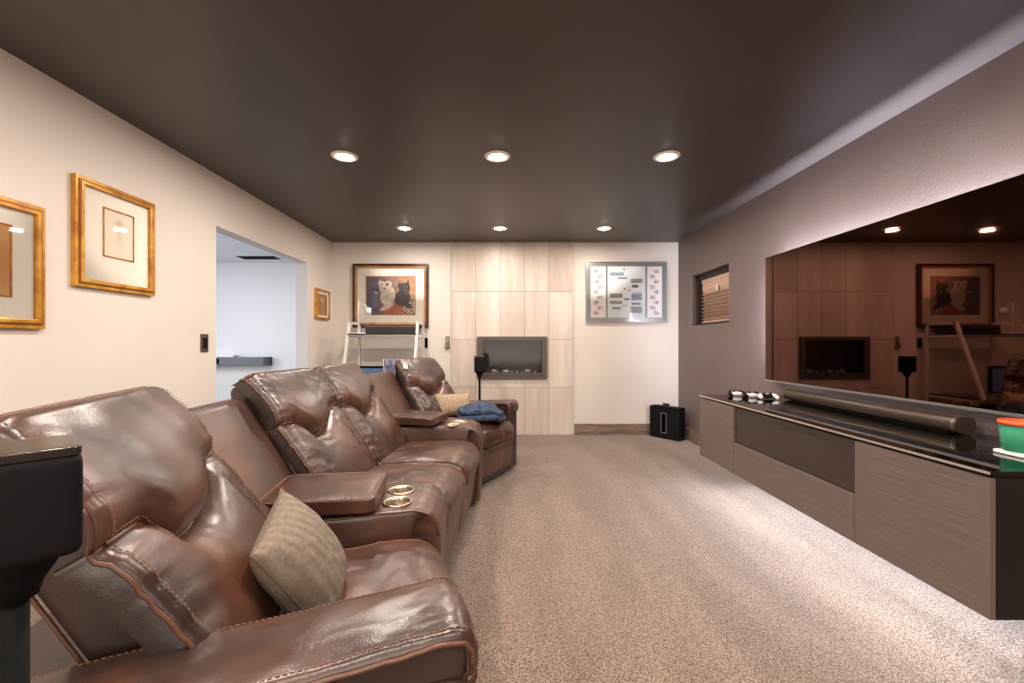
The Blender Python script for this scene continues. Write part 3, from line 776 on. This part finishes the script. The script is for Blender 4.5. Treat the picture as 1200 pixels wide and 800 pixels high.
# soundbar
sb = thing('soundbar', 'long rounded black soundbar on the glass top beneath the television', 'soundbar', (2.06, 1.955, GT))
Ln = 1.21
def capsule(b, x0, y0, y1, r):
    pass
b = MB(); prof = []
for k in range(28):
    a = 2*PI*k/28; cx, cz = math.cos(a), math.sin(a); e = (abs(cx)**2.6+abs(cz)**2.6)**(1/2.6); prof.append((cx/e*.052, .0425+cz/e*.0395))
vs = []; ys = [(0, .93), (.004, .985), (.01, 1), (Ln-.01, 1), (Ln-.004, .985), (Ln, .93)]
for y, k in ys:
    for x, z in prof: vs.append((x*k, y, .0425+(z-.0425)*k))
n = 28; fs = [(i*n+k, (i+1)*n+k, (i+1)*n+(k+1) % n, i*n+(k+1) % n) for i in range(5) for k in range(n)]
b.add(vs, fs, True); b.add(vs[:n], [tuple(range(n))]); b.add(vs[-n:], [tuple(range(n-1, -1, -1))])
b.build('body', mat('charcoal_grille', (86, 74, 64), .34, .7), sb)
b = MB(); b.tube([(p[0]*1.003, .012, .0425+(p[1]-.0425)*1.003) for p in prof], .0012, 5, closed=True); b.build('end_rim', M_silver, sb)
MB().box(-.03, .03, .05, Ln-.05, 0, .004).build('foot', M_blacks, sb)
# controllers
def controller(label, x, y, rz, m1, m2):
    t = thing('game_controller', label, 'controller', (x, y, GT), rz, 'game controllers on the cabinet'); t.scale = (.82, .82, .82)
    def body(q, p): q = q.copy(); q.z += .008*abs(p[0])*0-.006*(p[1] < 0)*abs(p[1]); return q
    MB().puff(0, 0, .026, .052, .030, .018, 3.2, 14, body).build('body', m1, t)
    for s in (-1, 1):
        b = MB(); b.tube([(s*.044, .015, .028), (s*.058, -.005, .028), (s*.066, -.035, .024), (s*.066, -.062, .019), (s*.060, -.076, .017)], lambda q: .021-.006*q, 14); b.build('grip', m2, t)
        b = MB().lathe([(.0, .0), (.006, 0), (.006, .012), (.010, .014), (.010, .018), (0, .019)], (s*.026, -.014, .038), 16); b.build('thumbstick', M_blacks, t)
    MB().puff(0, .008, .043, .024, .014, .003, 4, 6).build('touch_pad', m2, t)
controller('white game controller on the cabinet, farthest left of the three', 1.80, 3.40, R(-14), M_whitep, M_black)
controller('game controller on the cabinet, middle one of the three', 1.865, 3.31, R(-10), M_whitep, M_black)
controller('dark game controller on the cabinet, nearest the television', 1.935, 3.23, R(-14), M_black, M_whitep)
# candle on coaster
cs = thing('coaster', 'pale square coaster under the green candle', 'coaster', (1.895, 1.60, GT))
MB().puff(0, 0, .007, .056, .056, .007, 8, 8).build('slab', M_whitep, cs)
cd = thing('candle', 'green glass candle jar with an orange rim at the cabinet end', 'candle', (1.895, 1.60, GT+.014))
MB().lathe([(.0, 0), (.050, 0), (.055, .006), (.060, .105), (.0585, .105), (.053, .012), (0, .010)], n=40).build('glass_jar', M_candle, cd)
MB().lathe([(.0, .0125), (.0525, .0125), (.0570, .078), (0, .078)], n=40).build('wax', M_wax, cd)
MB().lathe([(.0580, .096), (.0625, .096), (.0625, .112), (.0580, .112), (.0580, .096)], n=40).build('rim_band', M_orange, cd)
b = MB(); b.tube([(0, 0, .078), (.002, 0, .092)], .0012, 6); b.build('wick', M_blacks, cd)

# subwoofer
sp = Vector((1.775, 5.36, 0)); ux = Vector((.239, -.30, 0)).normalized(); ang = math.atan2(ux.y, ux.x)
sw = thing('subwoofer', 'black subwoofer box with a slot standing in the far corner', 'speaker', sp, ang)
b = MB(); Wd, Dp, Ht, h0, h1, z0, z1 = .385, .13, .375, .158, .215, .075, .30
outer = holed(MB(), 'y', 0, Dp, 0, Wd, .004, Ht, [(h0, h1, z0, z1)])
outer.build('body', M_black, sw)
MB().puff(Wd/2, Dp/2, Ht-.004, Wd/2+.001, Dp/2+.001, .012, 10, 14).build('top_cap', M_blacks, sw)
b = MB()
for (a, c, d_, e_) in ((h0-.008, h0, z0-.008, z1+.008), (h1, h1+.008, z0-.008, z1+.008), (h0, h1, z0-.008, z0), (h0, h1, z1, z1+.008)):
    b.box(a, c, -.002, .004, d_, e_)
b.build('slot_rim', M_silver, sw)
MB().box(h0-.01, h1+.01, Dp-.02, Dp-.01, z0, z1).build('slot_back', M_gloss, sw)
for x in (.03, Wd-.03): MB().lathe([(0, 0), (.012, 0), (.012, .006), (0, .006)], (x, Dp/2, -.001), 12).build('foot', M_blacks, sw)
c0 = sp+ux*.19+Vector((-ux.y, ux.x, 0))*.06
cbl = thing('cable_clip', 'small crumpled black clip lying on top of the subwoofer', 'cable', (c0.x, c0.y, Ht+.008))
b = MB(); r2 = random.Random(2); pth = [Vector((r2.uniform(-.045, .045), r2.uniform(-.03, .03), r2.uniform(.006, .04))) for _ in range(9)]; pth[0].z = pth[-1].z = .008
b.tube(pth, .007, 8); b.build('coil', M_black, cbl)

# ------------------------------------------------------------------ fireplace
fx0, fx1, fz0, fz1 = (559.8-592)*YB/F, (640.3-592)*YB/F, EYE-(444-402)*YB/F, EYE+(402-394.3)*YB/F
fp = thing('fireplace', 'gas fireplace with a bronze metal surround set in the pale tiles', 'fireplace', (0, YB, 0))
ox0, ox1, oz0, oz1 = -.275, .455, .775, 1.178
b = holed(MB(), 'y', -.05, -.012, fx0, fx1, fz0, fz1, [(ox0, ox1, oz0, oz1)]); b.build('surround', M_bronze, fp, 0)
MB().box(fx0+.03, fx1-.02, -.058, -.045, fz0+.055, fz0+.068).build('lower_lip', M_bronze, fp)
b = MB(); b.box(FB[0]+.002, FB[1]-.002, .30, .31, FB[2], FB[3]); b.build('firebox_back', M_fbback, fp)
b = MB(); b.box(FB[0]+.001, FB[0]+.012, -.012, .30, FB[2]+.001, FB[3]-.001); b.box(FB[1]-.012, FB[1]-.001, -.012, .30, FB[2]+.001, FB[3]-.001); b.box(FB[0]+.012, FB[1]-.012, -.012, .30, FB[3]-.012, FB[3]-.001); b.build('firebox_liner', M_blacks, fp)
MB().box(FB[0]+.012, FB[1]-.012, -.012, .30, FB[2]+.001, .765).build('ember_bed', M_fbback, fp)
MB().add([(ox0-.01, .005, oz0-.01), (ox1+.01, .005, oz0-.01), (ox1+.01, .005, oz1+.01), (ox0-.01, .005, oz1+.01)], [(0, 1, 2, 3)]).build('glass_front', M_glass, fp)
for k, (px, r_) in enumerate(((579, .030), (583, .016), (590, .022), (593.5, .028), (600, .018), (606, .014), (618.5, .036), (627, .015), (612, .014))):
    c = pix(px, 430, YB+.14)
    def fn(q, p, k=k): q = q.copy(); q += (q-Vector((c.x, .14, .765)))*.25*nz(q.x*30, q.y*30, k); return q
    MB().puff(c.x, .14+.02*(k % 3), .765+r_*.55, r_*1.15, r_, r_*.7, 2.4, 8, fn).build('rock', M_rock, fp)

# ------------------------------------------------------------------ pictures
def rect_frame(b, x0, x1, z0, z1, w, y0, y1, place):
    """mitred frame ring; place(x, y, z) -> point"""
    o = [(x0, z0), (x1, z0), (x1, z1), (x0, z1)]; i = [(x0+w, z0+w), (x1-w, z0+w), (x1-w, z1-w), (x0+w, z1-w)]
    vs = [place(x, y0, z) for x, z in o]+[place(x, y0, z) for x, z in i]+[place(x, y1, z) for x, z in o]+[place(x, y1, z) for x, z in i]
    fs = []
    for k in range(4):
        n = (k+1) % 4; fs += [(k, n, 4+n, 4+k), (8+k, 12+k, 12+n, 8+n), (k, 8+k, 8+n, n), (4+k, 4+n, 12+n, 12+k)]
    b.add(vs, fs)
def lw(x, y, z): return Vector((y, x, z))          # left wall: x runs along +Y, y is out of the wall (+X)
def left_picture(label, y0, y1, z0, z1, fw, art, am, grp, dep=.034):
    t = thing('framed_picture', label, 'picture', (XL, (y0+y1)/2, z0), 0, grp)
    c = (y0+y1)/2; a0, a1, b1 = y0-c, y1-c, z1-z0
    f = MB(); rect_frame(f, a0, a1, 0, b1, fw*.45, .0, dep*.75, lw); fo = f.build('frame', M_gold, t, .002)
    f = MB(); rect_frame(f, a0+fw*.40, a1-fw*.40, fw*.40, b1-fw*.40, fw*.18, .001, dep*.88, lw); f.build('frame_groove', M_goldd, t, .001)
    f = MB(); rect_frame(f, a0+fw*.55, a1-fw*.55, fw*.55, b1-fw*.55, fw*.45, .001, dep, lw); f.build('frame_inner', M_gold, t, .003)
    MB().box(.001, dep*.45, a0+fw*.9, a1-fw*.9, fw*.9, b1-fw*.9).build('mat_board', M_matb, t)
    x0, x1, q0, q1 = art
    f = MB(); rect_frame(f, x0-.007, x1+.007, q0-.007, q1+.007, .007, dep*.44, dep*.55, lw); f.build('fillet', M_gold, t)
    am(t, x0, x1, q0, q1, dep*.46)
    MB().add([(dep*.68, a0+fw*.95, fw*.95), (dep*.68, a1-fw*.95, fw*.95), (dep*.68, a1-fw*.95, b1-fw*.95), (dep*.68, a0+fw*.95, b1-fw*.95)], [(0, 1, 2, 3)]).build('glass', M_glass, t)
def art_plain(m):
    def f(t, x0, x1, q0, q1, d): MB().box(d-.001, d, x0, x1, q0, q1).build('print', m, t)
    return f
def art_sketch(t, x0, x1, q0, q1, d):
    def fn(u, v):
        base = [247, 236, 218]
        k = math.exp(-((u-.5)/.10)**2-((v-.45)/.28)**2)*(.5+.5*nz(u*14, v*16))+.6*math.exp(-((u-.5)/.18)**2-((v-.24)/.05)**2)
        if .93 < v < .95 and .2 < u < .8: k += .15
        return [base[i]-k*(26, 42, 62)[i] for i in range(3)]
    flat_print('print', x0, x1, q0, q1, 30, 40, fn, t, lambda x, z: (d, x, z))
def art_flower(t, x0, x1, q0, q1, d):
    def fn(u, v):
        c = [176, 128, 78]; k = 0
        for (a, b_, r_) in ((.35, .25, .12), (.6, .2, .08), (.5, .35, .1)): k = max(k, math.exp(-((u-a)**2+(v-b_)**2)/r_**2*2))
        if abs(u-.5-.1*math.sin(v*5)) < .03 and v > .35: k = max(k, .6)
        if .88 < v < .93 and .3 < u < .8 and nz(u*40, 0) > -.1: k = .8
        return [c[i]+k*(60, 70, 80)[i]+8*nz(u*9, v*9) for i in range(3)]
    flat_print('print', x0, x1, q0, q1, 30, 40, fn, t, lambda x, z: (d, x, z))
G = 'gilt framed pictures on the cream wall'
left_picture('gold framed picture with cream mat and faint pale sketch, left of the wall opening', 2.165, 2.66, 1.425, 1.985, .042, (-.082, .098, .185, .435), art_sketch, G)
left_picture('gold framed picture with tan centre, cut by the left picture edge', 1.50, 2.025, 1.205, 1.764, .042, (-.125, .125, .14, .44), art_plain(M_arto), G)
left_picture('small gold framed picture near the back corner right of the opening', 4.93, 5.30, 1.42, 1.765, .020, (-.11, .11, .055, .285), art_flower, G, .04)

def bw(x, y, z): return Vector((x, -y, z))         # back wall: y out of the wall (-Y)
# dog portrait
dx0, dx1, dz0, dz1 = -1.895, -.955, 1.335, 2.128
t = thing('framed_picture', 'large dark framed painting of a white dog and a black dog', 'picture', (0, YB, 0), 0, 'pictures on the back wall')
f = MB(); rect_frame(f, dx0, dx1, dz0, dz1, .032, 0, .045, bw); f.build('frame', M_dwood, t, .004)
f = MB(); rect_frame(f, dx0+.028, dx1-.028, dz0+.028, dz1-.028, .028, .001, .036, bw); f.build('frame_inner', M_lwood, t, .004)
MB().box(dx0+.05, dx1-.05, -.02, -.001, dz0+.05, dz1-.05).build('mat_board', M_matb, t)
ax0, ax1, az0, az1 = -1.725, -1.128, 1.50, 1.965
f = MB(); rect_frame(f, ax0-.010, ax1+.010, az0-.010, az1+.010, .010, .019, .023, bw); f.build('fillet', M_lwood, t)
def ell(u, v, cx, cy, rx, ry, a=0):
    du, dv = u-cx, v-cy; c, s = math.cos(a), math.sin(a); x, y = du*c+dv*s, -du*s+dv*c
    return (x/rx)**2+(y/ry)**2
def tri(u, v, p):
    def sg(a, b): return (u-b[0])*(a[1]-b[1])-(a[0]-b[0])*(v-b[1])
    q = [sg(p[i], p[(i+1) % 3]) for i in range(3)]; return all(x >= 0 for x in q) or all(x <= 0 for x in q)
def dogs(u, v):
    n1 = nz(u*8, v*8, 1); n2 = nz(u*30, v*30, 2); k = smooth(.2, .95, u+n1*.15)
    c = [104+k*104, 90+k*66, 118-k*4]
    if v > .62 and u < .45: c = [118+40*n2, 84+20*n1, 98]
    if v > .3 and u < .25: c = [90+25*n1, 88+25*n1, 118+20*n1]
    if u > .85 and v > .45: c = [196+30*n1, 150+30*n1, 112]
    c = [q+14*n1+10*n2 for q in c]
    # cloth
    if v > .66+abs(u-.62)*.75+.05*n1 and .36 < u: c = [188+60*n2, 74+70*abs(n2)+30*n1, 58+50*n2] if u < .78 else [190+20*n2, 130+20*n2, 92]
    if u > .74 and .62 < v < .98 and u < 1: 
        if nz(u*26, v*26, 4) > .02: c = [226, 216, 206]
        elif nz(u*26, v*26, 4) < -.12: c = [60, 48, 46]
    # black dog
    if ell(u, v, .745, .56, .165, .215, .25) < 1+.2*n2 or ell(u, v, .84, .76, .11, .06, .8) < 1: c = [54+26*n2, 52+26*n2, 50+24*n2]
    if ell(u, v, .79, .31, .115, .15) < 1+.15*n2 or tri(u, v, ((.64, .30), (.665, .14), (.76, .22))) or tri(u, v, ((.80, .20), (.87, .08), (.90, .28))): c = [50+24*n2, 48+24*n2, 47+24*n2]
    if ell(u, v, .815, .37, .028, .02) < 1: c = [118, 112, 108]
    if ell(u, v, .77, .26, .012, .014) < 1 or ell(u, v, .85, .26, .012, .014) < 1: c = [150, 120, 80]
    # white dog
    w_ = (232+30*n2-24*n1, 222+30*n2-24*n1, 208+30*n2-20*n1)
    if ell(u, v, .44, .50, .155, .27, .1) < 1+.15*n2: c = list(w_)
    if ell(u, v, .42, .80, .17, .055, -.62) < 1: c = list(w_)
    if ell(u, v, .20, .42, .06, .03, .2) < 1: c = [188, 186, 196]
    if ell(u, v, .38, .27, .125, .175) < 1+.12*n2 or tri(u, v, ((.22, .20), (.29, .06), (.34, .18))) or tri(u, v, ((.42, .08), (.52, .14), (.53, .27))): c = [232+16*n2, 222+16*n2, 208+16*n2]
    if ell(u, v, .43, .20, .032, .05, .3) < 1: c = [110, 96, 86]
    if ell(u, v, .38, .09, .05, .035) < 1: c = [110, 84, 64]
    if ell(u, v, .325, .20, .016, .018) < 1 or ell(u, v, .43, .205, .014, .016) < 1: c = [40, 32, 30]
    if ell(u, v, .375, .315, .024, .022) < 1: c = [70, 52, 48]
    return [q*.78+g*.22 for q, g in zip(c, (200, 178, 160))]
flat_print('painting', ax0, ax1, az0, az1, 130, 100, dogs, t, lambda x, z: (x, -.0205, z))
MB().add([(dx0+.05, -.028, dz0+.05), (dx1-.05, -.028, dz0+.05), (dx1-.05, -.028, dz1-.05), (dx0+.05, -.028, dz1-.05)], [(0, 1, 2, 3)]).build('glass', M_glass, t)
# grey display with three panels
gx0, gx1, gz0, gz1 = 1.003, 2.013, 1.402, 2.153
t = thing('framed_display', 'grey framed poster display with three white printed panels', 'picture', (0, YB, 0), 0, 'pictures on the back wall')
f = MB(); rect_frame(f, gx0, gx1, gz0, gz1, .010, 0, .034, bw); f.build('frame', M_silver, t, .002)
MB().box(gx0+.008, gx1-.008, -.024, -.001, gz0+.008, gz1-.008).build('mat_board', M_gframe, t)
pz0, pz1 = EYE+(402-371.8)*YB/F, EYE+(402-312.8)*YB/F
def px2x(p): return (p-592)*YB/F
def figs(seed, red):
    r3 = random.Random(seed); spots = []
    for k in range(9): spots.append(((.62 if k % 2 else .36) if red is False else (.35 if k % 2 else .62), .09+k*.103))
    def fn(u, v):
        c = [246, 240, 236]
        for k, (a, b_) in enumerate(spots):
            d = ell(u, v, a, b_, .20, .042)
            if d < 1+.6*nz(u*9+k, v*30, k):
                if nz(u*22+k*3, v*70, seed) > -.02:
                    isr = (red and k in (0, 2, 6)) or (not red and k == 8) or nz(k, seed*3.3) > .3
                    c = [196, 60, 78] if isr and nz(u*40, v*90, 7) > -.1 else [142, 128, 128]
        return c
    return fn
def centre(u, v):
    c = [236, 238, 238]
    pics = [(.06, .11, .43, .18, (150, 176, 192)), (.10, .085, .36, .115, (238, 238, 238)), (.25, .215, .52, .245, (120, 118, 110)), (.62, .24, .93, .32, (150, 146, 134)), (.66, .36, .82, .41, (96, 92, 84)),
            (.65, .50, .92, .525, (196, 190, 160)), (.06, .53, .40, .61, (150, 148, 140)), (.63, .53, .92, .66, (146, 154, 172)), (.06, .68, .38, .735, (156, 152, 150)), (.12, .80, .34, .84, (134, 132, 130)),
            (.44, .62, .58, .66, (120, 126, 140)), (.64, .71, .88, .75, (128, 132, 140)), (.62, .79, .92, .91, (158, 164, 178)), (.42, .42, .50, .45, (176, 150, 120)), (.56, .46, .62, .49, (190, 150, 110)), (.40, .76, .52, .78, (150, 154, 160)), (.10, .33, .36, .335, (150, 150, 150)), (.4, .045, .47, .055, (90, 90, 90))]
    if nz(u*3, v*3, 9) > .05: c = [226, 232, 236]
    for a, b_, d, e, col in pics:
        if a < u < d and b_ < v < e:
            k = nz(u*30, v*40, 3)*46+nz(u*70, v*90, 6)*30; c = [q+k for q in col]
    return c
for k, (a, b_, fn) in enumerate(((692, 709, figs(1, False)), (711.8, 755, centre), (758, 774.5, figs(2, True)))):
    x0, x1 = px2x(a), px2x(b_)
    MB().box(x0-.004, x1+.004, -.0255, -.0235, pz0-.004, pz1+.004).build('panel_backing', M_whitep, t)
    flat_print('printed_panel', x0, x1, pz0, pz1, 34 if k != 1 else 80, 110, fn, t, lambda x, z: (x, -.026, z))
MB().add([(gx0+.012, -.030, gz0+.012), (gx1-.012, -.030, gz0+.012), (gx1-.012, -.030, gz1-.012), (gx0+.012, -.030, gz1-.012)], [(0, 1, 2, 3)]).build('glass', M_glass, t)

# ------------------------------------------------------------------ wall switches
t = thing('light_switch', 'dark bronze light switch on the cream wall left of the opening', 'switch', (XL, 3.125, 1.078))
MB().box(0, .008, -.038, .038, 0, .128).build('plate', M_bronze, t, .002)
MB().box(.008, .012, -.018, .018, .025, .10).build('rocker', M_blacks, t, .001)
t = thing('wall_outlet', 'black wall plate just right of the desk and painting', 'outlet', (px2x(498.5), YB, EYE-(407.5-402)*YB/F))
MB().box(-.030, .030, -.010, 0, 0, .125).build('plate', M_blacks, t, .002)
MB().box(-.015, .015, -.014, -.010, .03, .095).build('socket', M_black, t, .001)
t = thing('wall_remote', 'grey remote control in a wall holder beside the tiles', 'remote', (px2x(524.6), YB, EYE-(408.2-402)*YB/F))
MB().box(-.026, .026, -.030, 0, 0, .056).build('holder', mat('grey_holder', (120, 110, 98), .5), t, .004)
MB().box(-.022, .022, -.018, -.002, .05, .150).build('handset', mat('grey_handset', (86, 78, 70), .4), t, .003)
MB().box(-.014, .014, -.020, -.018, .075, .135).build('display', mat('pale_display', (158, 146, 132), .3), t)
b = MB(); b.box(-.026, .026, -.031, -.005, -.002, .006); b.build('holder_base', M_blacks, t)

# ------------------------------------------------------------------ ladder desk
dk = thing('ladder_desk', 'white metal A-frame desk with a dark glass shelf under the dog painting', 'desk', (0, 0, 0))
XA, XB = -1.79, -1.005
for X in (XA, XB):
    b = MB()
    def bar(p, q, w2=.014, X=X, b=b):
        p, q = Vector((X, *p)), Vector((X, *q)); d = (q-p); L = d.length; a = math.atan2(d.y, d.z)
        mt = Matrix.Translation(p) @ Matrix.Rotation(-a, 4, 'X'); b.box(-w2, w2, -w2, w2, -w2, L+w2, mt)
    bar((5.02, 1.375), (4.55, .01)); bar((5.02, 1.375), (5.36, 1.375)); bar((5.36, 1.375), (5.36, .01)); bar((4.97, 1.225), (5.36, 1.225), .010); bar((4.74, .50), (5.36, .50), .010)
    b.build('end_frame', M_white, dk)
MB().box(XA, XB, 4.955, 5.37, 1.238, 1.250).build('upper_shelf', M_gloss, dk, .001)
MB().box(XA, XB, 4.955, 4.975, 1.205, 1.237).build('shelf_rail', M_silver, dk, .001)
MB().box(XA, XB, 4.66, 5.37, .512, .530).build('lower_shelf', M_gloss, dk, .001)
bx = thing('black_box', 'low glossy black box on the dark glass shelf under the painting', 'box', (-1.345, 5.22, 1.25))
MB().box(-.30, .30, -.09, .09, .002, .105).build('body', mat('glossy_black_plastic', (44, 42, 42), .2), bx, .006)
MB().box(-.30, .30, -.092, -.090, .084, .088).build('trim_line', M_silver, bx)
mo = thing('monitor', 'black framed screen showing blue, behind the middle recliners', 'monitor', (-1.52, 4.86, .53))
MB().box(-.30, .30, 0, .03, .05, .355).build('housing', M_blacks, mo, .003)
MB().box(-.278, .278, -.002, 0, .07, .330).build('screen', M_scr, mo)
b = MB(); b.box(-.02, .02, .03, .045, .01, .2); b.box(-.1, .1, -.03, .1, 0, .01); b.build('stand', M_blacks, mo)
lp = thing('desk_lamp', 'white task lamp on the dark glass shelf, in front of the dog painting', 'lamp', (-1.70, 5.06, 1.25))
MB().lathe([(0, 0), (.085, 0), (.085, .006), (.082, .010), (0, .011)], n=36).build('base', M_white, lp)
b = MB(); b.tube([(0, 0, .008), (-.004, 0, .24), (.0, 0, .375)], .008, 10); b.build('pole', M_white, lp)
b = MB(); b.tube([(0, 0, .372), (.055, -.01, .335), (.10, -.01, .315)], .005, 8); b.build('arm', M_white, lp)
sh = MB().lathe([(.012, .085), (.034, .082), (.038, .0), (.036, .0), (.032, .078), (.012, .080)], (.115, -.01, .215), 28).build('lamp_shade', M_white, lp)
MB().lathe([(0, .020), (.018, .026), (.022, .045), (.012, .06), (0, .062)], (.115, -.01, .215), 16).build('bulb', M_bulb, sh)

# ------------------------------------------------------------------ hall things
t = thing('wall_shelf', 'long slate grey shelf on the pale wall seen through the opening', 'shelf', (-3.9, 6.86, .80))
MB().box(-1.0, .24, -.14, 0, 0, .125).build('shelf_body', M_greyb, t, .003)
MB().box(.18, .245, -.142, 0, -.002, .127).build('end_cap', mat('dark_slate', (52, 54, 60), .4), t, .002)
MB().box(-.66, -.50, -.144, -.139, .02, .10).build('dark_slot', M_blacks, t)
t = thing('white_tray', 'slim white tray lying on the slate grey shelf in the hall', 'tray', (-4.35, 6.79, .925))
MB().box(-.5, .16, -.06, .06, 0, .035).build('tray_body', M_whitep, t, .004)
t = thing('ceiling_vent', 'black slotted vent in the pale hall ceiling', 'vent', (-3.62, 6.42, H))
MB().box(-.27, .27, -.10, .10, -.010, 0).build('vent_frame', M_dark, t, .002)
for i in range(5): MB().box(-.25, .25, -.075+i*.034, -.068+i*.034, -.016, -.009).build('louvre', M_blacks, t)
